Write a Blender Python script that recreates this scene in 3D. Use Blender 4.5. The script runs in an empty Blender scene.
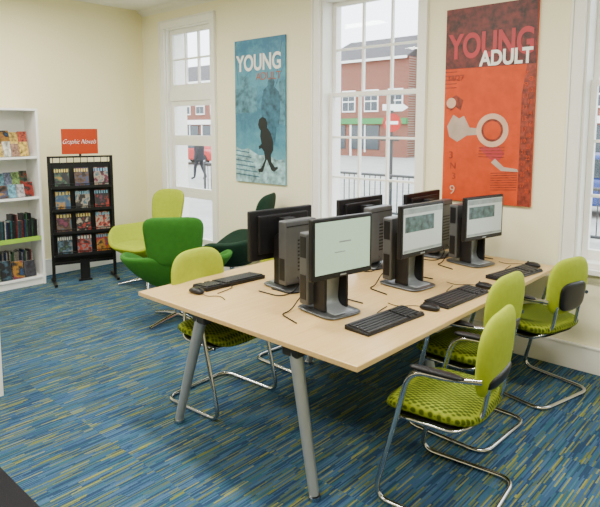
import bpy, bmesh, math, random
from mathutils import Vector, Matrix
random.seed(7)
COL = bpy.context.scene.collection
D = 4.2      # window wall plane
XW = -6.53   # west wall plane
CH = 3.13    # ceiling
R = math.radians

# ------------------------------------------------------------------ materials
def nt(name):
    m = bpy.data.materials.new(name); m.use_nodes = True
    t = m.node_tree
    return m, t, t.nodes['Principled BSDF']
def N(t, kind, **kw):
    n = t.nodes.new(kind)
    for k, v in kw.items(): setattr(n, k, v)
    return n
def mat(name, col, rough=0.5, metal=0.0, var=0.06, scale=8.0, bump=0.0, bscale=200.0, emit=0.0, spec=0.5):
    m, t, p = nt(name)
    tc = N(t, 'ShaderNodeTexCoord')
    nz = N(t, 'ShaderNodeTexNoise'); nz.inputs['Scale'].default_value = scale; nz.inputs['Detail'].default_value = 3
    t.links.new(tc.outputs['Object'], nz.inputs['Vector'])
    r = N(t, 'ShaderNodeValToRGB')
    r.color_ramp.elements[0].position = 0.3; r.color_ramp.elements[1].position = 0.7
    r.color_ramp.elements[0].color = [c*(1-var) for c in col]+[1]
    r.color_ramp.elements[1].color = [min(1, c*(1+var)) for c in col]+[1]
    t.links.new(nz.outputs['Fac'], r.inputs['Fac']); t.links.new(r.outputs['Color'], p.inputs['Base Color'])
    p.inputs['Roughness'].default_value = rough; p.inputs['Metallic'].default_value = metal
    p.inputs['Specular IOR Level'].default_value = spec
    if emit:
        t.links.new(r.outputs['Color'], p.inputs['Emission Color']); p.inputs['Emission Strength'].default_value = emit
    if bump:
        n2 = N(t, 'ShaderNodeTexNoise'); n2.inputs['Scale'].default_value = bscale
        b = N(t, 'ShaderNodeBump'); b.inputs['Strength'].default_value = bump; b.inputs['Distance'].default_value = 0.01
        t.links.new(tc.outputs['Object'], n2.inputs['Vector']); t.links.new(n2.outputs['Fac'], b.inputs['Height'])
        t.links.new(b.outputs['Normal'], p.inputs['Normal'])
    return m
def mth(t, op, a, b=None, c=None):
    n = N(t, 'ShaderNodeMath', operation=op)
    for i, x in enumerate((a, b, c)):
        if x is None: continue
        if isinstance(x, (int, float)): n.inputs[i].default_value = x
        else: t.links.new(x, n.inputs[i])
    return n.outputs[0]
def ramp(t, fac, stops, const=False):
    r = N(t, 'ShaderNodeValToRGB'); cr = r.color_ramp
    if const: cr.interpolation = 'CONSTANT'
    while len(cr.elements) < len(stops): cr.elements.new(0.5)
    for e, (p, c) in zip(cr.elements, stops): e.position = p; e.color = list(c)+[1]
    t.links.new(fac, r.inputs['Fac'])
    return r.outputs['Color']

def carpet():
    m, t, p = nt('striped_carpet')
    tc = N(t, 'ShaderNodeTexCoord'); s = N(t, 'ShaderNodeSeparateXYZ'); t.links.new(tc.outputs['Object'], s.inputs[0])
    tx = mth(t, 'FLOOR', mth(t, 'DIVIDE', s.outputs['X'], .5)); ty = mth(t, 'FLOOR', mth(t, 'DIVIDE', s.outputs['Y'], .5))
    row = mth(t, 'FLOOR', mth(t, 'DIVIDE', s.outputs['X'], 0.0068))
    rw = mth(t, 'ADD', row, mth(t, 'MULTIPLY', ty, 1013.0))
    w1 = N(t, 'ShaderNodeTexWhiteNoise', noise_dimensions='1D'); t.links.new(rw, w1.inputs['W'])
    cell = mth(t, 'FLOOR', mth(t, 'ADD', mth(t, 'DIVIDE', s.outputs['Y'], 0.15), mth(t, 'MULTIPLY', w1.outputs['Value'], 7.0)))
    cb = N(t, 'ShaderNodeCombineXYZ'); t.links.new(rw, cb.inputs[0]); t.links.new(cell, cb.inputs[1])
    w2 = N(t, 'ShaderNodeTexWhiteNoise', noise_dimensions='2D'); t.links.new(cb.outputs[0], w2.inputs['Vector'])
    c1 = ramp(t, w2.outputs['Value'], [(0, (.022, .050, .11)), (.16, (.038, .092, .185)), (.34, (.030, .105, .155)), (.5, (.055, .125, .215)),
              (.64, (.020, .058, .115)), (.76, (.075, .115, .085)), (.86, (.14, .165, .05)), (.94, (.22, .235, .07))], True)
    nz = N(t, 'ShaderNodeTexNoise'); nz.inputs['Scale'].default_value = 260; t.links.new(tc.outputs['Object'], nz.inputs['Vector'])
    mx = N(t, 'ShaderNodeMix', data_type='RGBA', blend_type='MULTIPLY'); mx.inputs[0].default_value = 0.5
    t.links.new(c1, mx.inputs[6]); t.links.new(ramp(t, nz.outputs['Fac'], [(.3, (.5, .5, .5)), (.7, (1.3, 1.3, 1.3))]), mx.inputs[7])
    cbt = N(t, 'ShaderNodeCombineXYZ'); t.links.new(tx, cbt.inputs[0]); t.links.new(ty, cbt.inputs[1])
    w3 = N(t, 'ShaderNodeTexWhiteNoise', noise_dimensions='2D'); t.links.new(cbt.outputs[0], w3.inputs['Vector'])
    mt = N(t, 'ShaderNodeMix', data_type='RGBA', blend_type='MULTIPLY'); mt.inputs[0].default_value = 1
    t.links.new(mx.outputs[2], mt.inputs[6]); t.links.new(ramp(t, w3.outputs['Value'], [(0, (.9, .9, .9)), (1, (1.08, 1.08, 1.08))]), mt.inputs[7])
    dark = mth(t, 'LESS_THAN', s.outputs['Y'], 1.0)
    m2 = N(t, 'ShaderNodeMix', data_type='RGBA'); t.links.new(dark, m2.inputs[0]); t.links.new(mt.outputs[2], m2.inputs[6])
    m2.inputs[7].default_value = (.018, .018, .022, 1)
    t.links.new(m2.outputs[2], p.inputs['Base Color'])
    p.inputs['Roughness'].default_value = .95; p.inputs['Specular IOR Level'].default_value = .15
    b = N(t, 'ShaderNodeBump'); b.inputs['Strength'].default_value = .4; b.inputs['Distance'].default_value = .005
    t.links.new(nz.outputs['Fac'], b.inputs['Height']); t.links.new(b.outputs['Normal'], p.inputs['Normal'])
    return m
def wood():
    m, t, p = nt('beech_laminate')
    tc = N(t, 'ShaderNodeTexCoord'); mp = N(t, 'ShaderNodeMapping'); mp.inputs['Scale'].default_value = (30, 1.5, 30)
    t.links.new(tc.outputs['Object'], mp.inputs[0])
    nz = N(t, 'ShaderNodeTexNoise'); nz.inputs['Scale'].default_value = 2.2; nz.inputs['Detail'].default_value = 6
    t.links.new(mp.outputs[0], nz.inputs['Vector'])
    t.links.new(ramp(t, nz.outputs['Fac'], [(.3, (.58, .38, .15)), (.7, (.67, .47, .21))]), p.inputs['Base Color'])
    p.inputs['Roughness'].default_value = .34
    return m
def leafy():
    m, t, p = nt('patterned_green_fabric')
    tc = N(t, 'ShaderNodeTexCoord'); mp = N(t, 'ShaderNodeMapping'); mp.inputs['Scale'].default_value = (1, 1.7, 1); mp.inputs['Rotation'].default_value = (0, 0, .7)
    t.links.new(tc.outputs['Object'], mp.inputs[0])
    v = N(t, 'ShaderNodeTexVoronoi'); v.inputs['Scale'].default_value = 36; v.inputs['Randomness'].default_value = .12
    t.links.new(mp.outputs[0], v.inputs['Vector'])
    t.links.new(ramp(t, v.outputs['Distance'], [(.0, (.035, .055, .004)), (.38, (.06, .09, .006)), (.52, (.20, .25, .014)), (.8, (.28, .34, .022))]), p.inputs['Base Color'])
    p.inputs['Roughness'].default_value = .9; p.inputs['Specular IOR Level'].default_value = .2
    return m
def brickmat(name, c1, c2):
    m, t, p = nt(name)
    tc = N(t, 'ShaderNodeTexCoord'); mp = N(t, 'ShaderNodeMapping'); mp.inputs['Rotation'].default_value = (R(90), 0, 0)
    t.links.new(tc.outputs['Object'], mp.inputs[0])
    b = N(t, 'ShaderNodeTexBrick'); b.inputs['Scale'].default_value = 3.0
    b.inputs['Color1'].default_value = list(c1)+[1]; b.inputs['Color2'].default_value = list(c2)+[1]; b.inputs['Mortar'].default_value = (.28, .22, .18, 1)
    t.links.new(mp.outputs[0], b.inputs['Vector']); t.links.new(b.outputs['Color'], p.inputs['Base Color']); p.inputs['Roughness'].default_value = .9
    return m
def cover(i, comic=False):
    rnd = random.Random(i*13+5)
    m, t, p = nt('printed_cover_%d' % i)
    tc = N(t, 'ShaderNodeTexCoord'); nz = N(t, 'ShaderNodeTexNoise'); nz.inputs['Scale'].default_value = 11+rnd.random()*10
    nz.inputs['Detail'].default_value = 5
    mp = N(t, 'ShaderNodeMapping'); mp.inputs['Location'].default_value = (i*3.1, i*1.7, i)
    t.links.new(tc.outputs['Object'], mp.inputs[0]); t.links.new(mp.outputs[0], nz.inputs['Vector'])
    pal = [(.25, .02, .012), (.02, .05, .12), (.3, .15, .02), (.008, .008, .01), (.28, .24, .18), (.03, .08, .05), (.12, .02, .05), (.04, .09, .13), (.08, .04, .02), (.12, .115, .11)]
    cs = rnd.sample(pal, 3)+[(.01, .01, .012)]; rnd.shuffle(cs)
    c = ramp(t, nz.outputs['Fac'], [(.34, cs[0]), (.46, cs[1]), (.54, cs[2]), (.64, cs[3])])
    if comic:   # printed title band along the top of the cover
        s = N(t, 'ShaderNodeSeparateXYZ'); t.links.new(tc.outputs['Object'], s.inputs[0])
        wv = mth(t, 'GREATER_THAN', mth(t, 'SINE', mth(t, 'MULTIPLY', s.outputs['Y'], 160+rnd.random()*120)), -.2)
        band = mth(t, 'MULTIPLY', mth(t, 'MULTIPLY', mth(t, 'GREATER_THAN', s.outputs['Z'], .168), mth(t, 'LESS_THAN', s.outputs['Z'], .2)), wv)
        mx = N(t, 'ShaderNodeMix', data_type='RGBA'); t.links.new(band, mx.inputs[0]); t.links.new(c, mx.inputs[6])
        mx.inputs[7].default_value = list(rnd.choice([(.5, .05, .03), (.5, .4, .08), (.5, .5, .45), (.1, .3, .45)]))+[1]
        c = mx.outputs[2]
    t.links.new(c, p.inputs['Base Color'])
    p.inputs['Roughness'].default_value = .4; p.inputs['Specular IOR Level'].default_value = .3
    return m
def glassmat():
    m = bpy.data.materials.new('window_glass'); m.use_nodes = True; t = m.node_tree; t.nodes.clear()
    o = N(t, 'ShaderNodeOutputMaterial'); mx = N(t, 'ShaderNodeMixShader'); a = N(t, 'ShaderNodeBsdfTransparent'); g = N(t, 'ShaderNodeBsdfGlossy')
    g.inputs['Roughness'].default_value = .02; mx.inputs[0].default_value = .03; a.inputs[0].default_value = (.97, .98, .98, 1)
    t.links.new(a.outputs[0], mx.inputs[1]); t.links.new(g.outputs[0], mx.inputs[2]); t.links.new(mx.outputs[0], o.inputs[0])
    return m

M = dict(
 carpet=carpet(), wood=wood(), leafy=leafy(), glass=glassmat(),
 wall=mat('cream_wall_paint', (.87, .81, .51), .85, var=.012, scale=1.5),
 wallw=mat('pale_cream_wall_paint', (.88, .84, .60), .85, var=.012, scale=1.5),
 ceil=mat('white_ceiling_paint', (.85, .85, .80), .9, var=.02),
 trim=mat('white_gloss_paint', (.87, .87, .82), .4, var=.015),
 white=mat('white_laminate', (.83, .84, .82), .4, var=.02),
 silver=mat('silver_grey_metal', (.36, .39, .42), .38, .55, var=.04),
 chrome=mat('chrome', (.55, .55, .57), .12, 1.0, var=.02),
 black=mat('black_plastic', (.008, .008, .010), .4, var=.1, spec=.3),
 blackm=mat('black_metal', (.006, .006, .007), .5, var=.1, spec=.3),
 dgrey=mat('dark_grey_case', (.035, .037, .04), .4, .2, var=.08),
 mgrey=mat('mid_grey_case', (.085, .09, .10), .42, .35, var=.08),
 sgrey=mat('graphite_stand', (.09, .095, .10), .35, .5, var=.05),
 lime=mat('lime_fabric', (.34, .42, .02), .85, var=.06, scale=30, spec=.2, bump=.15),
 green=mat('kelly_green_fabric', (.03, .15, .016), .85, var=.06, scale=30, spec=.2, bump=.15),
 dgreen=mat('bottle_green_fabric', (.006, .03, .016), .8, var=.1, scale=30, spec=.3, bump=.15),
 screen=mat('lit_screen_pale_green', (.36, .52, .42), .25, var=.03, scale=3, emit=.45),
 screen2=mat('lit_screen_white', (.42, .47, .47), .25, var=.03, scale=3, emit=.4),
 scrdark=mat('screen_teal_banner', (.04, .085, .085), .3, var=.7, scale=30, emit=.3),
 scrgrey=mat('screen_grey_block', (.20, .24, .24), .3, var=.2, scale=20, emit=.3),
 key=mat('black_keys', (.022, .022, .025), .5, var=.1),
 pages=mat('paper_pages', (.75, .72, .62), .8),
 orange=mat('orange_red_card', (.38, .042, .010), .5, var=.03, spec=.2),
 txtw=mat('white_print', (.85, .85, .82), .6, var=.01),
 p1dark=mat('print_dark_navy', (.004, .009, .014), .5, var=.2),
 p1mid=mat('print_deep_blue', (.025, .11, .18), .5, var=.5, scale=18),
 p1pale=mat('print_pale_ice', (.26, .44, .49), .5, var=.6, scale=18),
 p1haze=mat('print_hazy_blue', (.06, .19, .27), .5, var=.6, scale=16),
 p1brown=mat('print_rust_brown', (.34, .10, .05), .5, var=.2),
 p2or=mat('print_orange_red', (.54, .060, .012), .5, var=.12, scale=14, spec=.3),
 p2dk=mat('print_maroon', (.09, .010, .010), .5, var=.85, scale=22),
 p2pk=mat('print_raspberry', (.40, .022, .036), .5, var=.1),
 p2br=mat('print_brown_red', (.20, .025, .012), .5, var=.6, scale=34),
 p2pe=mat('print_pale_peach', (.62, .38, .27), .5, var=.15),
 p2gr=mat('print_warm_grey', (.42, .32, .27), .5, var=.15),
 limeplas=mat('lime_label_strip', (.28, .5, .04), .5),
 asphalt=mat('pale_paving', (.36, .36, .34), .9, var=.15, scale=2),
 brick=brickmat('red_brick', (.17, .032, .016), (.23, .05, .026)),
 slate=mat('slate_roof', (.07, .065, .07), .8, var=.2, scale=3),
 red=mat('red_paint', (.40, .008, .008), .3), bluecar=mat('blue_paint', (.02, .05, .22), .3),
 shopgreen=mat('green_fascia', (.02, .22, .05), .5), dkglass=mat('dark_glazing', (.03, .045, .06), .1),
 tyre=mat('black_rubber', (.015, .015, .015), .8), skin=mat('skin', (.5, .28, .2), .6), navy=mat('navy_cloth', (.008, .010, .02), .8),
 lamp=mat('lamp_diffuser', (.9, .9, .88), .5, var=.01, emit=3.0),
)
COV = [cover(i) for i in range(10)]
COMIC = [cover(i+20, True) for i in range(12)]

# ------------------------------------------------------------------ geometry helpers
def fillet(pts, r=.05, n=5):
    pts = [Vector(p) for p in pts]; out = [pts[0]]
    for i in range(1, len(pts)-1):
        a, b, c = pts[i-1], pts[i], pts[i+1]
        d = min(r, (a-b).length*.48, (c-b).length*.48)
        p0 = b+(a-b).normalized()*d; p2 = b+(c-b).normalized()*d
        for k in range(n+1):
            s = k/n; out.append(p0*(1-s)**2+b*2*s*(1-s)+p2*s*s)
    out.append(pts[-1]); return out
class G:
    def __init__(s): s.v = []; s.f = []; s.m = []
    def add(s, vs, fs, mi=0):
        o = len(s.v); s.v += [tuple(x) for x in vs]; s.f += [tuple(i+o for i in f) for f in fs]; s.m += [mi]*len(fs); return s
    def box(s, x0, x1, y0, y1, z0, z1, mi=0, mx=None):
        vs = [Vector(p) for p in [(x0,y0,z0),(x1,y0,z0),(x1,y1,z0),(x0,y1,z0),(x0,y0,z1),(x1,y0,z1),(x1,y1,z1),(x0,y1,z1)]]
        if mx: vs = [mx@p for p in vs]
        return s.add(vs, [(3,2,1,0),(4,5,6,7),(0,1,5,4),(1,2,6,5),(2,3,7,6),(3,0,4,7)], mi)
    def tube(s, pts, r, seg=10, mi=0, closed=False, rs=None):
        pts = [Vector(p) for p in pts]
        q = [pts[0]]; rr = [rs[0] if rs else r]
        for i, p in enumerate(pts[1:], 1):
            if (p-q[-1]).length > 1e-5: q.append(p); rr.append(rs[i] if rs else r)
        pts = q; n = len(pts); vs = []; fs = []
        nrm = None
        for i in range(n):
            if closed: tg = (pts[(i+1) % n]-pts[i-1]).normalized()
            else: tg = (pts[min(i+1, n-1)]-pts[max(i-1, 0)]).normalized()
            if nrm is None: nrm = tg.orthogonal().normalized()
            else: nrm = (nrm-tg*nrm.dot(tg)).normalized()
            bn = tg.cross(nrm)
            for k in range(seg):
                a = 2*math.pi*k/seg; vs.append(pts[i]+(nrm*math.cos(a)+bn*math.sin(a))*rr[i])
        for i in range(n if closed else n-1):
            j = (i+1) % n
            for k in range(seg):
                l = (k+1) % seg; fs.append((i*seg+k, i*seg+l, j*seg+l, j*seg+k))
        if not closed: fs.append(tuple(range(seg-1, -1, -1))); fs.append(tuple((n-1)*seg+k for k in range(seg)))
        return s.add(vs, fs, mi)
    def pad(s, outline, t, fn=None, rings=8, mi=0, power=6):
        n = len(outline); vs = []; fs = []
        for sgn in (1, -1):
            for k in range(rings+1):
                q = math.sin(math.pi/2*k/rings) if k else 0
                h = t/2*max(0, 1-q**power)**.5
                if k == 0: vs.append(Vector((0, 0, sgn*t/2)))
                elif k == rings and sgn == -1: pass
                else: vs += [Vector((x*q, y*q, sgn*h)) for x, y in outline]
        top = 1+rings*n
        for i in range(n):
            j = (i+1) % n
            fs.append((0, 1+i, 1+j)); fs.append((top, top+1+j, top+1+i))
            for k in range(rings-1):
                a = 1+k*n; fs.append((a+i, a+n+i, a+n+j, a+j))
            for k in range(rings-2):
                a = top+1+k*n; fs.append((a+j, a+n+j, a+n+i, a+i))
            a = 1+(rings-1)*n; b = top+1+(rings-2)*n; fs.append((b+j, a+j, a+i, b+i))
        if fn: vs = [fn(v) for v in vs]
        return s.add(vs, fs, mi)
    def prism(s, poly, a0, a1, axis='y', mi=0):
        n = len(poly)
        def mk(p, a): return (p[0], a, p[1]) if axis == 'y' else ((a, p[0], p[1]) if axis == 'x' else (p[0], p[1], a))
        vs = [mk(p, a0) for p in poly]+[mk(p, a1) for p in poly]
        fs = [tuple(range(n-1, -1, -1)), tuple(range(n, 2*n))]+[(i, (i+1) % n, n+(i+1) % n, n+i) for i in range(n)]
        return s.add(vs, fs, mi)
    def flat(s, poly, y, mi=0):
        return s.add([(x, y, z) for x, z in poly], [tuple(range(len(poly)))], mi)
    def obj(s, name, mats, parent=None, loc=(0,0,0), rot=(0,0,0), smooth=False, bevel=0, bseg=2, subsurf=0):
        me = bpy.data.meshes.new(name); me.from_pydata(s.v, [], s.f); me.update()
        if not isinstance(mats, (list, tuple)): mats = [mats]
        for m in mats: me.materials.append(m)
        for p, mi in zip(me.polygons, s.m): p.material_index = mi; p.use_smooth = smooth
        b = bmesh.new(); b.from_mesh(me); bmesh.ops.recalc_face_normals(b, faces=b.faces); b.to_mesh(me); b.free()
        if smooth:
            me.set_sharp_from_angle(angle=R(50))
        o = bpy.data.objects.new(name, me); COL.objects.link(o)
        o.location = loc; o.rotation_euler = rot
        if parent: o.parent = parent
        if bevel:
            bm = o.modifiers.new('bevel', 'BEVEL'); bm.width = bevel; bm.segments = bseg; bm.limit_method = 'ANGLE'; bm.angle_limit = R(40)
        if subsurf:
            ss = o.modifiers.new('sub', 'SUBSURF'); ss.levels = subsurf; ss.render_levels = subsurf
        return o
def sup(a, b, n=4, k=40):
    out = []
    for i in range(k):
        t = 2*math.pi*i/k; c, s_ = math.cos(t), math.sin(t)
        out.append((a*math.copysign(abs(c)**(2/n), c), b*math.copysign(abs(s_)**(2/n), s_)))
    return out
def circ(cx, cz, r, k=28, ry=None):
    ry = ry or r
    return [(cx+r*math.cos(2*math.pi*i/k), cz+ry*math.sin(2*math.pi*i/k)) for i in range(k)]
def empty(name, loc, rotz=0, label='', cat='', group=None):
    e = bpy.data.objects.new(name, None); COL.objects.link(e); e.location = loc; e.rotation_euler = (0, 0, rotz); e.empty_display_size = .1
    return tag(e, label, cat, group)
def tag(o, label, cat, group=None):
    o['label'] = label; o['category'] = cat
    if group: o['group'] = group
    return o
def struct(o): o['kind'] = 'structure'; return o
def dup(o, loc=None, rotz=None, parent=None, **props):
    n = o.copy(); COL.objects.link(n)
    if parent: n.parent = parent
    if loc is not None: n.location = loc
    if rotz is not None: n.rotation_euler = (n.rotation_euler[0], n.rotation_euler[1], rotz)
    for k, v in props.items(): n[k] = v
    for c in list(o.children): dup(c, parent=n)
    return n
def text(name, body, size, mt, parent, loc, rot=(R(90), 0, 0), off=0.0, ext=.0006, width=None, shear=0, align='CENTER'):
    cu = bpy.data.curves.new('txt', 'FONT'); cu.body = body; cu.size = size; cu.offset = off; cu.extrude = ext; cu.align_x = align; cu.shear = shear
    o = bpy.data.objects.new('tmp', cu); COL.objects.link(o)
    me = bpy.data.meshes.new_from_object(o.evaluated_get(bpy.context.evaluated_depsgraph_get()))
    bpy.data.objects.remove(o); me.materials.clear(); me.materials.append(mt)
    if width:
        xs = [v.co.x for v in me.vertices]; w = max(xs)-min(xs); c = (max(xs)+min(xs))/2
        for v in me.vertices: v.co.x = (v.co.x-c)*width/w
    t = bpy.data.objects.new(name, me); COL.objects.link(t); t.location = loc; t.rotation_euler = rot
    if parent: t.parent = parent
    return t

# ------------------------------------------------------------------ room shell
XE, YS = 2.6, -2.6
struct(G().box(XW-.3, XE, YS, D+.3, -.1, 0).obj('floor', M['carpet']))
struct(G().box(XW-.3, XE, YS, D+.3, CH, CH+.1).obj('ceiling', M['ceil']))
struct(G().box(XW-.3, XW, YS, D+.3, 0, CH).obj('wall_west', M['wall']))
struct(G().box(XE, XE+.2, YS-.2, D+.3, 0, CH).obj('wall_east', M['wall']))
struct(G().box(XW-.3, XE, YS-.2, YS, 0, CH).obj('wall_south', M['wall']))
WIN = [(-6.04, -5.17, .30, 2.86), (-3.57, -2.53, .77, 2.86), (-1.26, -.20, .77, 2.86), (.55, 1.6, .77, 2.86)]
g = G(); x = XW
for (a, b, z0, z1) in WIN:
    g.box(x, a, D, D+.3, 0, CH); g.box(a, b, D, D+.3, 0, z0); g.box(a, b, D, D+.3, z1, CH); x = b
g.box(x, XE, D, D+.3, 0, CH)
struct(g.obj('wall_north', M['wallw']))
struct(G().box(XW, XE, D-.022, D, 0, .17).box(XW, XE, D-.028, D-.001, .17, .188).obj('baseboard_north', M['trim'], bevel=.004))
struct(G().box(XW, XW+.022, YS, D-.03, 0, .17).box(XW+.001, XW+.028, YS, D-.03, .17, .188).obj('baseboard_west', M['trim'], bevel=.004))
struct(G().prism([(D, CH), (D-.07, CH), (D-.05, CH-.03), (D-.015, CH-.05), (D, CH-.07)], XW, XE, 'x').obj('trim_1', M['ceil']))

def window(n, a, b, z0, z1, kind):
    g = G(); c = .075
    yi = D-.028
    g.box(a-c, a, yi, D, z0-.035, z1); g.box(b, b+c, yi, D, z0-.035, z1); g.box(a-c, b+c, yi, D, z1, z1+c)
    g.box(a-c-.014, a-c, yi-.010, D, z0-.035, z1+c); g.box(b+c, b+c+.014, yi-.010, D, z0-.035, z1+c); g.box(a-c-.014, b+c+.014, yi-.013, D, z1+c, z1+c+.016)
    g.box(a-c-.03, b+c+.03, D-.07, D+.1, z0-.07, z0-.035)
    g.box(a, a+.018, D+.001, D+.28, z0, z1-.018); g.box(b-.018, b, D+.001, D+.28, z0, z1-.018); g.box(a, b, D+.001, D+.28, z1-.018, z1); g.box(a, b, D-.02, D+.28, z0-.034, z0+.001)
    ys, ye = D+.10, D+.145
    A, B = a+.018, b-.018
    gl = G()
    def sash(x0, x1, za, zb, cols, rows, y0, y1, st=.04, bar=.02, rb=None):
        g.box(x0, x0+st, y0, y1, za, zb); g.box(x1-st, x1, y0, y1, za, zb); g.box(x0+st, x1-st, y0, y1, za, za+(rb or st)); g.box(x0+st, x1-st, y0, y1, zb-st, zb)
        for i in range(1, cols):
            xm = x0+st+(x1-x0-2*st)*i/cols; g.box(xm-bar/2, xm+bar/2, y0+.005, y1-.005, za+(rb or st), zb-st)
        zb0 = za+(rb or st)
        for i in range(1, rows):
            zm = zb0+(zb-st-zb0)*i/rows; g.box(x0+st, x1-st, y0+.008, y1-.008, zm-bar/2, zm+bar/2)
        ym = (y0+y1)/2; gl.box(x0+st, x1-st, ym-.002, ym+.002, zb0, zb-st)
    if kind == 'sash':
        sash(A, B, z0, 2.01, 3, 3, ys, ye, rb=.07)
        sash(A, B, 1.97, z1-.018, 3, 2, ye+.003, ye+.045)
    else:
        ys -= .05; ye -= .05
        sash(A, B, 2.14, z1-.018, 3, 2, ys, ye, st=.055)
        g.box(A, B, ys-.015, ye+.02, 2.0, 2.14)
        sash(A, B, 1.53, 2.0, 1, 1, ys, ye, st=.06)
        sash(A, B, .90, 1.53, 1, 1, ys, ye, st=.06)
        sash(A, B, z0, .90, 1, 1, ys, ye, st=.06)
    o = struct(g.obj('window_%d' % n, M['trim'], bevel=.003))
    gg = gl.obj('glass', M['glass'], parent=o); gg['kind'] = 'structure'
    return o
window(1, *WIN[0], 'pane'); window(2, *WIN[1], 'sash'); window(3, *WIN[2], 'sash'); window(4, *WIN[3], 'sash')

# ceiling lights
lum = None
for (x, y) in [(-5.0, 2.3), (-5.0, -.2), (-2.6, 2.3), (-2.6, -.3), (-.4, 2.2), (-.4, -.6)]:
    if lum is None:
        lum = empty('ceiling_light', (x, y, CH-.07), 0, 'flush white rectangular ceiling light panel', 'ceiling light', 'ceiling light panels')
        G().box(-.62, .62, -.17, .17, 0, .07).obj('housing', M['white'], lum, bevel=.01)
        G().box(-.58, .58, -.13, .13, -.004, .001).obj('diffuser', M['lamp'], lum)
    else: dup(lum, (x, y, CH-.07))
    L = bpy.data.lights.new('panel_lamp', 'AREA'); L.shape = 'RECTANGLE'; L.size = 1.16; L.size_y = .26; L.energy = 74; L.color = (1, .95, .85)
    lo = bpy.data.objects.new('panel_lamp', L); COL.objects.link(lo); lo.location = (x, y, CH-.08)
    lo['label'] = 'lamp inside the ceiling light panel'; lo['category'] = 'ceiling light'

# ------------------------------------------------------------------ table
T = empty('computer_table', (0, 0, 0), 0, 'large beech computer table on splayed silver-grey legs', 'table')
X0, X1, Y0, Y1, TZ = -2.94, -1.34, 1.81, 4.12, .73
G().box(X0, X1, Y0, Y1, TZ-.026, TZ).obj('tabletop', M['wood'], T, bevel=.004)
g = G()
for yy in (1.93, 3.0, 4.0): g.box(-2.52, -1.72, yy-.02, yy+.02, .655, .703)
for xx in (-2.36, -1.9): g.box(xx-.025, xx+.025, 1.95, 3.98, .656, .702)
g.obj('frame', M['silver'], T, bevel=.004)
for yy, s in ((1.91, -1), (3.0, 0), (4.0, 0)):
    for xt, xf in ((-2.46, -2.65), (-1.78, -1.62)):
        g = G(); top = (xt, yy, .70); ft = (xf, yy+s*.04, .02)
        g.tube([top, ft], .03, 16, rs=[.033, .024])
        g.obj('leg', M['silver'], T, smooth=True)
        G().tube([(xf, yy+s*.04, .0), (xf, yy+s*.04, .02)], .03, 16).obj('foot', M['chrome'], T, smooth=True)
        G().box(xt-.05, xt+.05, yy-.035, yy+.035, .63, .70).obj('bracket', M['dgrey'], T, bevel=.008)

# ------------------------------------------------------------------ desktop computers
def computer(scr, label, mw=.205, z0=.205, z1=.515):
    e = empty('desktop_computer', (0, 0, TZ), 0, label, 'computer', 'desktop computers on the table')
    G().pad(sup(.15, .12, 5), .018, lambda v: v+Vector((.0, 0, .0095)), power=10).obj('base', M['sgrey'], e, smooth=True)
    prof = fillet([(.12, 0, .022), (-.005, 0, .024), (.03, 0, .36)], .08, 8)
    out = [(p.x, p.z) for p in prof]; inn = []
    for i, p in enumerate(prof):
        tg = (prof[min(i+1, len(prof)-1)]-prof[max(i-1, 0)]).normalized(); nn = Vector((tg.z, 0, -tg.x)); q = p-nn*.014; inn.append((q.x, q.z))
    G().prism(out+inn[::-1], -.065, .065, 'y').obj('stand', M['silver'], e, bevel=.003)
    for s in (-1, 1):
        G().prism([(-.03, .02), (.06, .02), (.06, .30), (.03, .33), (-.03, .33)], s*.065, s*.083, 'y').obj('stand_side', M['black'], e, bevel=.004)
    G().box(.0, .07, -.045, .045, .28, .42).obj('mount', M['black'], e, bevel=.006)
    g = G().box(.075, .108, -mw, mw, z0, z1); g.box(.055, .08, -mw+.05, mw-.05, z0+.04, z1-.03)
    g.obj('monitor', M['black'], e, bevel=.007)
    s0, s1, sw = z0+.03, z1-.018, mw-.018
    G().box(.106, .1095, -sw, sw, s0, s1).obj('screen', scr, e)
    if scr is M['screen2']:
        G().box(.109, .1105, -sw+.004, sw-.004, s1-.035, s1-.004).obj('screen_image', M['scrgrey'], e)
        G().box(.109, .1105, -sw+.015, sw*.55, s0+.12, s1-.05).obj('screen_image', M['scrdark'], e)
        G().box(.109, .1105, -sw+.004, sw-.004, s0+.004, s0+.018).obj('screen_image', M['scrgrey'], e)
    else:
        G().box(.109, .1105, -.03, .05, s0+.15, s0+.157).obj('screen_image', M['scrgrey'], e)
        G().box(.109, .1105, -.06, .01, s0+.10, s0+.105).obj('screen_image', M['scrgrey'], e)
    G().box(.107, .1095, -.02, .02, z0+.010, z0+.017).obj('badge', M['silver'], e)
    G().box(-.100, -.03, -.122, .122, .04, .42).obj('computer_case', M['mgrey'], e, bevel=.010, bseg=3)
    for i in range(9): G().box(-.1025, -.099, -.10, .03, .12+i*.022, .13+i*.022).obj('vent_slot', M['black'], e)
    G().box(-.1025, -.099, -.115, .115, .385, .391).obj('case_seam', M['black'], e)
    G().box(-.088, -.043, -.1245, -.121, .29, .40).obj('drive_bay', M['black'], e)
    G().box(-.088, -.043, -.1245, -.121, .07, .2).obj('port_panel', M['black'], e)
    G().box(-.088, -.043, .121, .1245, .07, .2).obj('port_panel', M['black'], e)
    for (ya, yb, xx) in ((-.10, -.24, -.1), (.03, .2, -.13), (-.05, .12, -.14)):
        G().tube(fillet([(-.08, ya, .10), (-.13, ya, .05), (xx-.01, (ya+yb)/2, .005), (xx, yb, .005), (xx+.16, yb*1.1, .005)], .06, 5), .0035, 6).obj('cable', M['black'], e, smooth=True)
    return e
cA = computer(M['screen'], 'black monitor showing pale green screen, slim grey case on stand')
cA.location = (-1.885, 2.29, TZ); cA.rotation_euler[2] = R(-9)
cB = computer(M['screen2'], 'black monitor showing web page with teal banner on stand')
cB.location = (-1.85, 3.0, TZ); cB.rotation_euler[2] = R(-6)
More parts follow.
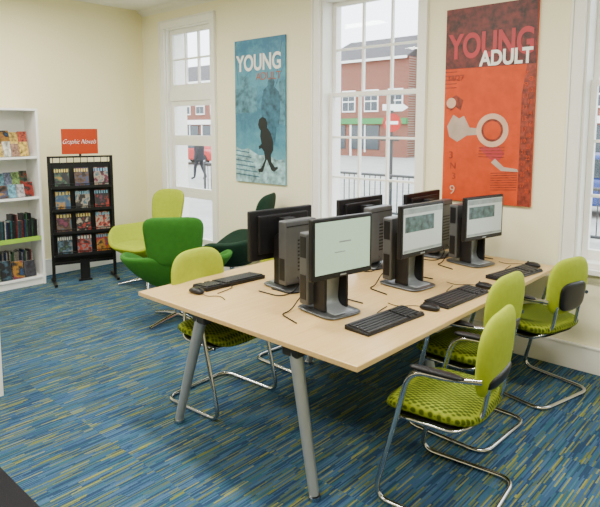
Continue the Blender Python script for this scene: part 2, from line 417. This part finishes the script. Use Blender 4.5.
cD = computer(M['screen2'], 'black monitor showing teal bannered page, nearest the window wall', .205, .19, .49)
cD.location = (-1.83, 3.80, TZ); cD.rotation_euler[2] = R(-12)
lab = 'black monitor seen from its back, grey slim case behind it'
cC = computer(M['screen2'], lab, .245, .17, .47)
cC.location = (-2.36, 2.50, TZ); cC.rotation_euler[2] = R(174)
dup(cC, (-2.33, 3.28, TZ), R(178))
dup(cC, (-2.18, 3.87, TZ), R(180))

# keyboards
kb = empty('keyboard', (-1.56, 2.34, TZ), R(-4), 'black full-size keyboard lying on the table', 'keyboard', 'keyboards on the table')
prof = [(-.075, .0), (.075, .0), (.075, .012), (-.075, .024)]
G().prism(prof, -.225, .225, 'y').obj('body', M['black'], kb, bevel=.004)
g = G()
for r_ in range(6):
    x = -.06+r_*.0222; z = .024-(x+.075)*.08
    y = -.215
    while y < .205:
        w = .017
        if r_ == 5 and -.14 < y < -.02: w = .11
        if not (.075 < y < .09 or .145 < y < .155): g.box(x, x+.018, y, y+w, z-.001, z+.006)
        y += w+.0025
k_ = g.obj('keys', M['key'], kb); k_['kind'] = 'stuff'
G().tube(fillet([(-.075, .05, .012), (-.11, .06, .004), (-.13, .12, .004), (-.15, .2, .004)], .03), .0025, 6).obj('cable', M['black'], kb, smooth=True)
dup(kb, (-1.49, 2.95, TZ), R(-3)); dup(kb, (-1.46, 3.68, TZ), R(-8))
dup(kb, (-2.69, 2.30, TZ), R(176)); dup(kb, (-2.74, 3.15, TZ), R(182))
ms = empty('computer_mouse', (-1.50, 2.66, TZ), R(10), 'black computer mouse on the table', 'mouse', 'mice on the table')
G().pad(sup(.055, .032, 2.6, 24), .034, lambda v: Vector((v.x, v.y, max(.001, v.z*1.0+.017*(1-(v.x/.09)**2)))), power=3).obj('body', M['black'], ms, smooth=True)
G().tube([(-.03, -.003, .031), (-.03, .003, .031)], .007, 12).obj('scroll_wheel', M['dgrey'], ms, smooth=True)
G().tube(fillet([(-.052, 0, .01), (-.10, .01, .004), (-.16, -.05, .004), (-.23, -.02, .004)], .05), .0022, 6).obj('cable', M['black'], ms, smooth=True)
dup(ms, (-1.47, 3.25, TZ), R(5)); dup(ms, (-1.46, 3.98, TZ), R(0)); dup(ms, (-2.66, 2.02, TZ), R(180))

# ------------------------------------------------------------------ cantilever chairs (sitter faces local +x)
def chair(label, bigshell=False, bw=.215, bh=.185):
    e = empty('cantilever_chair', (0, 0, 0), 0, label, 'chair', 'lime cantilever chairs around the table')
    w = .25
    def side(s):
        return [(-.26, s*w, .0125), (.225, s*w, .0125), (.10, s*w, .50), (.06, s*w, .655), (-.12, s*w, .66), (-.235, s*.20, .66)]
    path = side(1)[::-1]+side(-1)
    g = G().tube(fillet(path, .085, 7), .0125, 12)
    for xx, zz in ((.125, .408), (-.10, .408)): g.tube([(xx, -w if xx > 0 else -.2, zz), (xx, w if xx > 0 else .2, zz)], .0105, 10)
    for s in (1, -1): g.tube(fillet([(.14, s*.2, .408), (-.14, s*.2, .408), (-.215, s*.12, .46), (-.24, s*.12, .62)], .06), .0105, 10)
    g.obj('frame', M['chrome'], e, smooth=True)
    for s in (1, -1):
        G().pad(sup(.12, .022, 3, 28), .022, lambda v, s=s: v+Vector((-.06, s*w, .676)), power=5).obj('armrest', M['black'], e, smooth=True)
    def sf(v):
        x, y, z = v
        z += .462-.025*max(0, (x-.08)/.13)**2 + .010*(y/.23)**2
        return Vector((x, y, z))
    G().pad(sup(.225, .235, 4.2, 52), .08, sf, power=6, rings=10).obj('seat', M['leafy'], e, smooth=True)
    G().pad(sup(.19, .20, 5, 40), .02, lambda v: v+Vector((0, 0, .42)), power=8).obj('seat_pan', M['black'], e, smooth=True)
    def bf(v, off=0):
        u, q, t = v
        wd = 1-.10*max(0, q/.22)**2-.08*max(0, -q/.22)
        y = u*wd
        x = -.225-.08*(q+.21)+t+off+.45*y*y+.2*q**2
        return Vector((x, y, .735+q))
    G().pad(sup(bw, bh, 3.3, 56), .055, bf, power=6, rings=10).obj('backrest', M['lime'], e, smooth=True)
    if bigshell:
        G().pad(sup(.13, .09, 3.5, 36), .03, lambda v: bf(Vector((v.x, v.y-.06, v.z)), -.032), power=6).obj('back_shell', M['black'], e, smooth=True)
    else:
        G().pad(sup(.15, .03, 3.5, 36), .03, lambda v: bf(Vector((v.x, v.y-.11, v.z)), -.022), power=6).obj('back_bracket', M['black'], e, smooth=True)
    return e
c1 = chair('lime green chair with patterned seat and chrome cantilever frame')
c1.location = (-1.225, 2.33, 0); c1.rotation_euler[2] = R(180+6)
dup(c1, (-1.45, 2.98, 0), R(178))
dup(c1, (-2.70, 2.25, 0), R(3)); dup(c1, (-2.74, 3.04, 0), R(-2))
c3 = chair('lime green chair with black back shell and chrome frame', True, .20, .175)
c3.location = (-1.34, 3.70, 0); c3.rotation_euler[2] = R(166)

# ------------------------------------------------------------------ lounge chairs (faces local +x)
def lounge(loc, rz, mt, label, hh=.98, flare=.07, hw=.235, hn=3.6):
    e = empty('lounge_chair', loc, rz, label, 'armchair', 'swivel lounge chairs by the windows')
    def ss(a, b, x): x = min(1, max(0, (x-a)/(b-a))); return x*x*(3-2*x)
    nph, ntt = 64, 12; vs = []; fs = []
    for i in range(nph):
        ph = -math.pi+2*math.pi*i/nph; a = abs(math.degrees(ph))
        zr = .64-.03*ss(25, 80, a)-.16*ss(95, 150, a)
        rr = .34+flare*math.sin(math.radians(min(a, 180)))**2-.03*ss(120, 180, a)
        for j in range(1, ntt+1):
            t = j/ntt
            if t <= .4: k = t/.4; r = .19*k; z = .335+.02*k*k
            else:
                k = (t-.4)/.6
                r = .19+(rr-.19)*(.6*k+.4*math.sin(k*math.pi/2)); z = .355+(zr-.355)*(.7*k+.3*(1-math.cos(k*math.pi/2)))
            vs.append((-r*math.cos(ph), r*math.sin(ph), z))
    c = len(vs); vs.append((0, 0, .335))
    for i in range(nph):
        j = (i+1) % nph
        fs.append((c, i*ntt, j*ntt))
        for k in range(ntt-1): fs.append((i*ntt+k, i*ntt+k+1, j*ntt+k+1, j*ntt+k))
    o = G().add(vs, fs).obj('shell', mt, e, smooth=True)
    sd = o.modifiers.new('s', 'SOLIDIFY'); sd.thickness = .045; sd.offset = 0
    sb = o.modifiers.new('b', 'SUBSURF'); sb.levels = 1; sb.render_levels = 1
    zc = (hh+.56)/2; hq = (hh-.56)/2
    def hf(v):
        u, q, t = v
        f = q/hq
        y = u*(.92+.09*f)
        return Vector((-.325-.20*(q+hq)+t+1.2*y*y, y, zc+q))
    G().pad(sup(hw, hq, hn, 48), .075, hf, power=6, rings=10).obj('headrest', mt, e, smooth=True)
    G().pad(sup(.27, .27, 3, 40), .10, lambda v: v+Vector((.04, 0, .42+.05*v.x)), power=6).obj('seat_cushion', mt, e, smooth=True)
    G().tube([(0, 0, .05), (0, 0, .10), (0, 0, .33)], .03, 16, rs=[.035, .028, .028]).obj('pedestal', M['chrome'], e, smooth=True)
    g = G()
    for k in range(4):
        a = R(45+90*k); c_, s_ = math.cos(a), math.sin(a)
        g.tube([(0, 0, .065), (c_*.16, s_*.16, .045), (c_*.31, s_*.31, .016)], .02, 10, rs=[.026, .018, .014])
    g.obj('star_base', M['chrome'], e, smooth=True)
    return e
lounge((-5.35, 3.42, 0), R(280), M['lime'], 'lime green shell lounge chair near the window wall', 1.0, .10, .25)
lounge((-4.12, 2.93, 0), R(140), M['green'], 'bright green shell lounge chair seen from behind', .98, .13, .255, 4.4)
lounge((-4.36, 3.765, 0), R(208), M['dgreen'], 'dark bottle green shell lounge chair below the blue poster', 1.05)

# ------------------------------------------------------------------ posters (local x right, z up, front -y)
def grad(name, stops):
    m, t, p = nt(name)
    tc = N(t, 'ShaderNodeTexCoord'); s = N(t, 'ShaderNodeSeparateXYZ'); t.links.new(tc.outputs['Object'], s.inputs[0])
    nz = N(t, 'ShaderNodeTexNoise'); nz.inputs['Scale'].default_value = 9; t.links.new(tc.outputs['Object'], nz.inputs['Vector']); nz.inputs['Detail'].default_value = 10
    nz.inputs['Roughness'].default_value = .7
    f = mth(t, 'ADD', mth(t, 'DIVIDE', s.outputs['Z'], 1.48), mth(t, 'MULTIPLY', mth(t, 'SUBTRACT', nz.outputs['Fac'], .5), .9))
    t.links.new(ramp(t, f, stops), p.inputs['Base Color']); p.inputs['Roughness'].default_value = .5
    return m
poster_mat = grad('poster_blue_print', [(0, (.14, .36, .46)), (.3, (.06, .24, .35)), (.5, (.03, .14, .24)), (.75, (.08, .30, .43)), (1, (.03, .16, .30))])
def poster1():
    W, H = .745, 1.48
    e = tag(G().box(0, W, -.02, 0, 0, H).obj('poster', [poster_mat], None, (-4.756, D-.002, 1.107), bevel=.002), 'blue canvas poster with walking silhouettes and white lettering', 'poster')
    y = -.0215
    G().flat([(.001,.72),(.34,.74),(.34,.98),(.22,1.0),(.22,1.1),(.08,1.12),(.08,.99),(.001,.98)], y).obj('street_picture', M['p1haze'], e)
    G().flat([(.62,.62),(W-.001,.60),(W-.001,1.05),(.66,1.03)], y).obj('street_picture', M['p1haze'], e)
    G().flat([(.001,.001),(W-.001,.001),(W-.001,.26),(.62,.25),(.5,.30),(.36,.29),(.2,.36),(.1,.34),(.001,.38)], y-.0002).obj('snowy_ground_picture', M['p1pale'], e)
    g = G()
    for i in range(6): z = .34-i*.05; g.flat([(.001, z), (.22+.03*i, z-.02), (.22+.03*i, z-.032), (.001, z-.012)], y-.0006)
    for a, b, c, d in ((.05, 1.02, .02, 1.30), (.12, 1.08, .30, 1.20), (.62, 1.1, .70, 1.42), (.5, 1.2, .66, 1.3), (.6,.98,.73,1.2)):
        g.flat([(a, b), (a+.009, b), (c+.006, d), (c, d)], y-.0006)
    g.obj('line_picture', M['p1mid'], e)
    big = [(.42,.62),(.40,.80),(.44,.96),(.50,1.00),(.50,1.04),(.53,1.08),(.58,1.07),(.60,1.03),(.59,.99),(.66,.93),(.68,.78),(.66,.60),(.62,.58),(.60,.4),(.54,.4),(.50,.6)]
    G().flat(big, y-.0008).obj('figure_picture', M['p1mid'], e)
    body = [(.335,.115),(.325,.15),(.375,.165),(.44,.27),(.425,.36),(.385,.40),(.345,.385),(.335,.42),(.385,.45),(.375,.54),(.395,.605),(.37,.63),(.36,.675),(.385,.735),(.44,.765),(.495,.745),(.515,.69),(.505,.64),(.555,.575),(.58,.47),(.575,.38),(.535,.325),(.545,.245),(.60,.185),(.645,.195),(.65,.17),(.585,.13),(.545,.145),(.49,.235),(.47,.27),(.43,.18),(.40,.115)]
    body = [(.49+(a-.48)*.9-.12*max(0, b-.45), .115+(b-.115)*.88) for a, b in body]
    G().flat(body, y-.0012).obj('figure_picture', M['p1dark'], e)
    text('lettering', 'YOUNG', .225, M['txtw'], e, (W*.48, y-.002, 1.165), off=.006, width=.66)
    text('lettering', 'ADULT', .11, M['p1brown'], e, (W*.68, y-.002, 1.06), off=.0, width=.36)
poster1()
def poster2():
    W, H = .705, 1.47
    e = tag(G().box(0, W, -.02, 0, 0, H).obj('poster', [M['p2or']], None, (-2.275, D-.002, 1.115), bevel=.002), 'red and orange canvas poster with bold lettering and cartoon figure', 'poster')
    y = -.0215
    G().flat([(.001, 1.02), (W-.001, 1.02), (W-.001, H-.001), (.001, H-.001)], y).obj('header_band', M['p2dk'], e)
    G().flat([(.61, .001), (W-.001, .001), (W-.001, 1.02), (.64, 1.02), (.61, .8)], y).obj('stripe_print', M['p2br'], e)
    for i in range(8): G().flat([(.40, .10+i*.018), (.60, .115+i*.018), (.60, .121+i*.018), (.40, .106+i*.018)], y).obj('stripe_print', M['p2br'], e)
    for i in range(5): G().flat([(.001, 1.0-i*.03), (.10, 1.0-i*.03), (.10, .994-i*.03), (.001, .994-i*.03)], y).obj('stripe_print', M['p2br'], e)
    G().flat([(.03,.58),(.08,.67),(.13,.64),(.17,.66),(.22,.57),(.36,.56),(.36,.52),(.20,.51),(.12,.46),(.05,.50)], y-.0004).obj('cartoon_figure', M['p2gr'], e)
    G().flat([(.30,.42),(.44,.45),(.50,.38),(.45,.31),(.38,.34)], y-.0003).obj('cartoon_figure', M['p2pk'], e)
    G().flat([(.43,.34),(.50,.28),(.60,.27),(.61,.25),(.48,.25),(.40,.31)], y-.0004).obj('cartoon_figure', M['p2gr'], e)
    G().flat(circ(.40, .55, .125, 30), y-.0008).obj('cartoon_figure', M['p2pe'], e)
    G().flat(circ(.40, .55, .085, 30), y-.0012).obj('cartoon_figure', M['p2br'], e)
    for i in range(4): G().flat([(.30, .42-i*.022), (.50, .43-i*.025), (.50, .424-i*.025), (.30, .414-i*.022)], y-.0012).obj('cartoon_figure', M['p2br'], e)
    G().flat([(.02,.78),(.10,.82),(.16,.78),(.14,.70),(.10,.73),(.06,.70),(.02,.72)], y-.001).obj('cartoon_figure', M['p2br'], e)
    G().flat(circ(.40, .55, .068, 30), y-.0016).obj('cartoon_figure', M['p2or'], e)
    G().flat(circ(.06, .76, .04, 20), y-.0014).obj('dot_print', M['p2pe'], e)
    text('lettering', 'YOUNG', .25, M['p2pk'], e, (W*.5, y-.002, 1.10), off=.008, width=.66)
    text('lettering', 'ADULT', .15, M['txtw'], e, (W*.68, y-.003, 1.03), off=.005, width=.40)
    for s, x, z, sz in (('14/27', .09, .93, .06), ('9', .09, .05, .10), ('3', .07, .33, .08), ('N', .09, .25, .07), ('3', .10, .17, .07)):
        text('lettering', s, sz, M['p2br'] if s != '9' else M['p2pe'], e, (x, y-.002, z))
    for i in range(22):
        text('lettering', '%d' % (7+i), .045, M['p2or'], e, (.64+(i % 2)*.035, y-.002, .94-i*.04), width=.03)
poster2()

# ------------------------------------------------------------------ bookshelf against the west wall
def shelfunit(name, x0, x1, y0, y1, h, zs, label, strip=False):
    e = empty(name, ((x0+x1)/2, (y0+y1)/2, 0), 0, label, 'bookcase')
    cx, cy = (x0+x1)/2, (y0+y1)/2; x0 -= cx; x1 -= cx; y0 -= cy; y1 -= cy
    for ya in (y0, y1-.025): G().box(x0, x1, ya, ya+.025, 0, h).obj('side_panel', M['white'], e, bevel=.002)
    G().box(x0, x0+.012, y0+.025, y1-.025, .0, h).obj('back_panel', M['white'], e)
    for z in zs: G().box(x0+.012, x1-.005, y0+.025, y1-.025, z-.022, z).obj('shelf', M['white'], e, bevel=.002)
    G().box(x0+.02, x1-.02, y0+.025, y1-.025, 0, zs[0]-.022).obj('plinth', M['white'], e)
    G().box(x0, x1, y0, y1, h, h+.022).obj('top_panel', M['white'], e, bevel=.002)
    if strip:
        for z in strip: G().box(x1-.004, x1, y0+.03, y1-.03, z-.035, z+.012).obj('label_strip', M['limeplas'], e)
    return e
shelfunit('bookcase', -6.505, -6.20, 1.6, 2.69, 1.86, [.09, .52, .95, 1.38], 'tall white bookcase filled with books against the cream wall', strip=[.52])
shelfunit('bookcase', -4.15, -3.745, .35, 1.32, 1.2, [.09, .45, .82], 'low white bookcase end standing on the carpet')

cols = [(.010,.010,.014),(.14,.012,.012),(.012,.025,.08),(.25,.23,.2),(.02,.07,.03),(.22,.11,.015),(.08,.012,.05),(.38,.38,.35),(.03,.03,.04),(.18,.045,.06),(.015,.09,.11)]
bmats = [mat('book_cloth_%d' % i, c, .45, var=.45, scale=60) for i, c in enumerate(cols)]
bright = [mat('leaflet_print_%d' % i, c, .5, var=.8, scale=26+i*3) for i, c in enumerate([(.42,.42,.36),(.35,.10,.14),(.08,.22,.30),(.4,.27,.05),(.30,.28,.30),(.35,.05,.02),(.14,.24,.07),(.36,.32,.24),(.22,.12,.08),(.45,.15,.06),(.30,.16,.20),(.10,.12,.20)])]
darks = [mat('dark_cover_%d' % i, c, .5, var=.8, scale=24+i*3) for i, c in enumerate([(.03,.08,.03),(.02,.02,.03),(.10,.14,.03),(.05,.04,.03),(.02,.04,.08)])]
def book(x, y, z, th, h, dp, mi, grp, face=False, pool=None):
    g = G()
    if face:
        tilt = Matrix.Translation((x, y, z+.004)) @ Matrix.Rotation(R(-14), 4, 'Y')
        g.box(0, th, 0, dp, 0, h, 0, tilt); g.box(.002, th-.002, .003, dp+.001, .003, h+.001, 1, tilt)
        mm = [random.choice(pool or COV[:5]+bright), M['pages']]; lb = 'dark book displayed cover outwards on the white shelf' if pool else 'colourful book displayed cover outwards on the white shelf'
    else:
        g.box(x-dp, x, y, y+.002, z, z+h); g.box(x-dp, x, y+th-.002, y+th, z, z+h); g.box(x-.003, x, y, y+th, z, z+h)
        g.box(x-dp+.004, x-.003, y+.002, y+th-.002, z+.003, z+h-.003, 1)
        mm = [bmats[mi], M['pages']]; lb = 'slim upright case with printed spine on the white shelf'
    o = g.obj('book', mm); tag(o, lb, 'book', grp)
y = 2.02
while y < 2.62:
    th = random.uniform(.010, .018); book(-6.36, y, .09, th, random.uniform(.25, .29), .10, random.choice([0, 8, 1, 3, 7, 4, 2]), 'magazines and books on the bottom shelf'); y += th+.001
y = 2.0
while y < 2.5:
    dp = random.uniform(.10, .13); book(-6.25, y, .09, .012, random.uniform(.17, .21), dp, 0, 'magazines and books on the bottom shelf', True, darks+COV[:3]); y += dp+.008
y = 2.02
while y < 2.64:
    th = random.uniform(.010, .017); h = random.choice([.19, .19, .20, .26])
    book(-6.225, y, .52, th, h, random.uniform(.13, .14), random.choice([0, 0, 0, 8, 8, 1, 3, 7, 4, 5, 2, 10]), 'slim cases on the lower shelf'); y += th+.001
for z, grp in ((.95, 'face-out books on the middle shelf'), (1.38, 'face-out books on the upper shelf')):
    for row in range(2):
        y = 2.0+row*.04
        while y < 2.56:
            dp = random.uniform(.07, .095)
            book(-6.27-row*.10, y, z, .014, random.uniform(.13, .16)+row*.12, dp, 0, grp, True); y += dp+.004

# ------------------------------------------------------------------ display rack
rk = empty('magazine_rack', (-6.0, 3.04, 0), R(-19), 'black metal display rack holding comics, orange sign on top', 'display rack')
g = G()
for s in (-.32, .32):
    g.box(-.02, .01, s-.016, s+.016, .03, 1.38)
    g.box(-.20, .18, s-.015, s+.015, 0, .03)
g.box(-.02, .01, -.304, .304, .20, .225)
g.box(-.02, .01, -.304, .304, 1.36, 1.38)
g.obj('frame', M['blackm'], rk, bevel=.003)
G().box(-.03, -.02, -.33, .33, .20, 1.31).obj('back_panel', M['blackm'], rk)
for i in range(4):
    z = .30+i*.245; g = G()
    g.box(-.02, .075, -.31, .31, z, z+.008)
    g.box(.072, .078, -.31, .31, z, z+.03); g.tube([(.075, -.31, z+.05), (.075, .31, z+.05)], .004, 6)
    for k in range(10): yy = -.30+k*.6/9; g.tube([(.075, yy, z), (.075, yy, z+.05)], .003, 6)
    g.obj('tray', M['blackm'], rk)
for k in range(9): yy = -.28+k*.07; G().tube([(0, yy, 1.30), (0, yy, 1.37)], .004, 6).obj('top_wire', M['blackm'], rk)
G().box(.0, .012, -.05, .05, .02, .24).box(-.02, .02, -.07, .07, 0, .02).obj('centre_foot', M['blackm'], rk)
G().box(0, .012, -.185, .185, 1.40, 1.67).obj('sign', M['orange'], rk)
G().box(-.005, .004, -.012, .012, 1.36, 1.42).obj('sign_holder', M['blackm'], rk)
text('lettering', 'Graphic Novels', .072, M['txtw'], rk, (.0135, 0, 1.51), (R(90), 0, R(90)), shear=.5, width=.34, off=-.0012)
bpy.context.view_layer.update(); mw = rk.matrix_world.copy()
for i in range(4):
    for j in range(3):
        z = .30+i*.245+.01; yc = -.2+j*.2
        o = G().box(0, .006, -.074, .074, 0, .21).obj('comic_book', COMIC[(i*3+j*5) % 12])
        o.location = mw @ Vector((.058, yc, z)); o.rotation_euler = (0, R(-12), R(-19))
        tag(o, 'glossy comic book facing out in the black rack', 'book', 'comic books in the display rack')

# ------------------------------------------------------------------ outside
GZ = -.4
struct(G().box(-80, 40, D+.31, 90, GZ-.2, GZ).obj('ground_outside', M['asphalt']))
def building(x0, x1, y, eave, ridge, label, fascia):
    e = empty('brick_building', (x0, y, GZ), 0, label, 'building')
    W = x1-x0; h = eave-GZ; r = ridge-GZ
    G().box(0, W, 0, 8, 0, h).obj('brick_wall', M['brick'], e)
    G().prism([(-.3, h), (4, r), (8.3, h)], 0, W, 'x').obj('roof', M['slate'], e)
    G().box(0, W, -.34, -.26, h-.15, h+.02).obj('gutter', M['trim'], e)
    n = int(W/2.0); wd = None
    for i in range(n):
        xx = 1.0+i*2.0
        if wd is None:
            wd = empty('window', (xx, 0, 0)); del wd['label']; del wd['category']; wd.parent = e
            G().box(-.6, .6, -.08, .0, 2.95+.2, 4.7).obj('window_frame', M['trim'], wd)
            G().box(-.52, -.03, -.10, -.07, 3.25, 3.85).box(.03, .52, -.10, -.07, 3.25, 3.85).box(-.52, -.03, -.10, -.07, 3.95, 4.6).box(.03, .52, -.10, -.07, 3.95, 4.6).obj('glazing', M['dkglass'], wd)
        else: dup(wd, (xx, 0, 0), parent=e)
    G().box(0, W, -.25, 0, 2.30, 2.70).obj('fascia', fascia, e)
    g = G(); g2 = G()
    for i in range(int(W/3)):
        g.box(i*3+.3, i*3+2.7, -.06, 0, .5, 2.2); g2.box(i*3+.15, i*3+.3, -.1, 0, .0, 2.25); g2.box(i*3+1.45, i*3+1.55, -.1, 0, .3, 2.25)
    g.obj('shop_glazing', M['dkglass'], e); g2.obj('shop_frame', M['trim'], e)
    return e
building(-29.2, -21.2, 34, 6.4, 8.4, 'red brick shop building with green fascia', M['shopgreen'])
building(-21.0, -2, 35, 7.4, 9.8, 'taller red brick building with slate roof', M['trim'])
building(-62, -36, 32, 5.6, 7.6, 'red brick terrace with white windows', M['trim'])
e = empty('signpost', (-8.6, 13, GZ), R(38), 'grey signpost with round red sign and white arrow boards', 'street sign')
G().tube([(0, 0, 0), (0, 0, 2.9)], .045, 10).obj('post', M['dgrey'], e, smooth=True)
G().prism(circ(0, 2.2, .24), -.09, -.06, 'y').obj('round_sign', M['red'], e)
G().box(-.16, .16, -.10, -.091, 2.16, 2.24).obj('sign_bar', M['txtw'], e)
G().prism([(-.25, 2.52), (.3, 2.52), (.42, 2.6), (.3, 2.68), (-.25, 2.68)], -.08, -.06, 'y').obj('arrow_board', M['txtw'], e)
G().prism([(.2, 1.72), (-.25, 1.72), (-.36, 1.79), (-.25, 1.86), (.2, 1.86)], -.08, -.06, 'y').obj('arrow_board', M['dgrey'], e)
rl = empty('railing', (-11.5, 11, GZ), 0, 'grey pedestrian railing beside the road', 'railing', 'roadside railings')
g = G()
for z in (.15, 1.0): g.tube([(0, 0, z), (2.4, 0, z)], .03, 8)
g.tube([(0, 0, 0), (0, 0, 1.05)], .035, 8)
g.obj('rail', M['dgrey'], rl, smooth=True)
g = G()
for i in range(1, 16): g.tube([(i*.15, 0, .15), (i*.15, 0, 1.0)], .012, 6)
g.obj('balusters', M['dgrey'], rl)
for k in (-1, 1, 2, 3): dup(rl, (-11.5+k*2.45, 11, GZ))
def car(loc, rz, mt, label):
    e = empty('car', loc, rz, label, 'car')
    body = [(-2.1,.28),(-2.12,.62),(-2.0,.82),(-1.1,.90),(.95,.92),(1.75,.80),(2.1,.62),(2.12,.28)]
    G().prism(body, -.85, .85, 'y').obj('body', mt, e, bevel=.08, bseg=3)
    cab = [(-1.75,.86),(-1.35,1.38),(-.9,1.46),(.2,1.46),(.55,1.38),(1.15,.88)]
    G().prism(cab, -.72, .72, 'y').obj('cabin', mt, e, bevel=.07, bseg=3)
    G().prism([(-1.5,.93),(-1.2,1.34),(.15,1.38),(.45,1.32),(.9,.93)], -.735, .735, 'y').obj('side_window', M['dkglass'], e)
    for x in (-1.35, 1.35):
        for s in (-1, 1):
            G().tube([(x, s*.68, .31), (x, s*.87, .31)], .31, 20, 0).tube([(x, s*.86, .31), (x, s*.88, .31)], .17, 16, 1).obj('wheel', [M['tyre'], M['silver']], e, smooth=True)
    for s in (-.6, .6): G().box(2.08, 2.13, s-.15, s+.15, .58, .68).obj('headlight', M['lamp'], e)
    return e
car((-26.5, 20.5, GZ), R(3), M['red'], 'red hatchback car parked across the road')
car((-4.6, 15, GZ), R(185), M['bluecar'], 'blue hatchback car parked outside')
def person(loc, rz):
    e = empty('person', loc, rz, 'person in dark navy coat walking past the window', 'person')
    J = {'pel':((0,0,.93),.15),'wai':((0,0,1.08),.14),'che':((0,0,1.32),.17),'nek':((0,0,1.5),.06),'hd0':((.01,0,1.58),.085),'hd1':((.01,0,1.68),.10),'hd2':((0,0,1.75),.07)}
    E = [('pel','wai'),('wai','che'),('che','nek'),('nek','hd0'),('hd0','hd1'),('hd1','hd2')]
    for s, n in ((1,'l'),(-1,'r')):
        J.update({n+'hip':((0,s*.10,.86),.10),n+'kn':((.10*s+.03,s*.11,.48),.065),n+'an':((.2*s-.04,s*.11,.09),.045),n+'to':((.2*s+.12,s*.12,.04),.04),
                  n+'sh':((0,s*.19,1.42),.075),n+'el':((-.1*s,s*.25,1.14),.05),n+'wr':((-.12*s+.1,s*.25,.92),.035),n+'ha':((-.12*s+.14,s*.25,.82),.035)})
        E += [('pel',n+'hip'),(n+'hip',n+'kn'),(n+'kn',n+'an'),(n+'an',n+'to'),('che',n+'sh'),(n+'sh',n+'el'),(n+'el',n+'wr'),(n+'wr',n+'ha')]
    ks = list(J); me = bpy.data.meshes.new('body'); me.from_pydata([J[k][0] for k in ks], [(ks.index(a), ks.index(b)) for a, b in E], [])
    o = bpy.data.objects.new('body', me); COL.objects.link(o); o.parent = e
    me.materials.append(M['navy'])
    sk = o.modifiers.new('skin', 'SKIN')
    for i, k in enumerate(ks): me.skin_vertices[0].data[i].radius = (J[k][1], J[k][1])
    me.skin_vertices[0].data[0].use_root = True
    sb = o.modifiers.new('sub', 'SUBSURF'); sb.levels = 2; sb.render_levels = 2
    G().pad(sup(.085, .07, 2, 20), .2, lambda v: Vector((.035+v.x, v.y, 1.67+v.z)), power=2).obj('face', M['skin'], e, smooth=True)
    G().pad(sup(.105, .095, 2, 20), .2, lambda v: Vector((-.01+v.x, v.y, 1.715+v.z)), power=2).obj('hair', M['tyre'], e, smooth=True)
    G().tube([(0,0,1.46),(0,0,1.3),(0,0,1.05),(0,0,.78)], .2, 18, rs=[.13,.21,.19,.24]).obj('coat', M['navy'], e, smooth=True)
    return e
person((-18.6, 14.4, GZ), R(200))

# ------------------------------------------------------------------ world, camera
w = bpy.data.worlds.new('World'); bpy.context.scene.world = w; w.use_nodes = True
bg = w.node_tree.nodes['Background']; bg.inputs[0].default_value = (.88, .94, 1, 1); bg.inputs[1].default_value = 6.2
cam = bpy.data.cameras.new('Camera'); co = bpy.data.objects.new('Camera', cam); COL.objects.link(co)
cam.sensor_width = 36; cam.lens = 34.8; cam.shift_y = -.0975; cam.clip_end = 300
co.location = (0, 0, 1.69); co.rotation_euler = (R(90-6.69), 0, R(42.4))
bpy.context.scene.camera = co
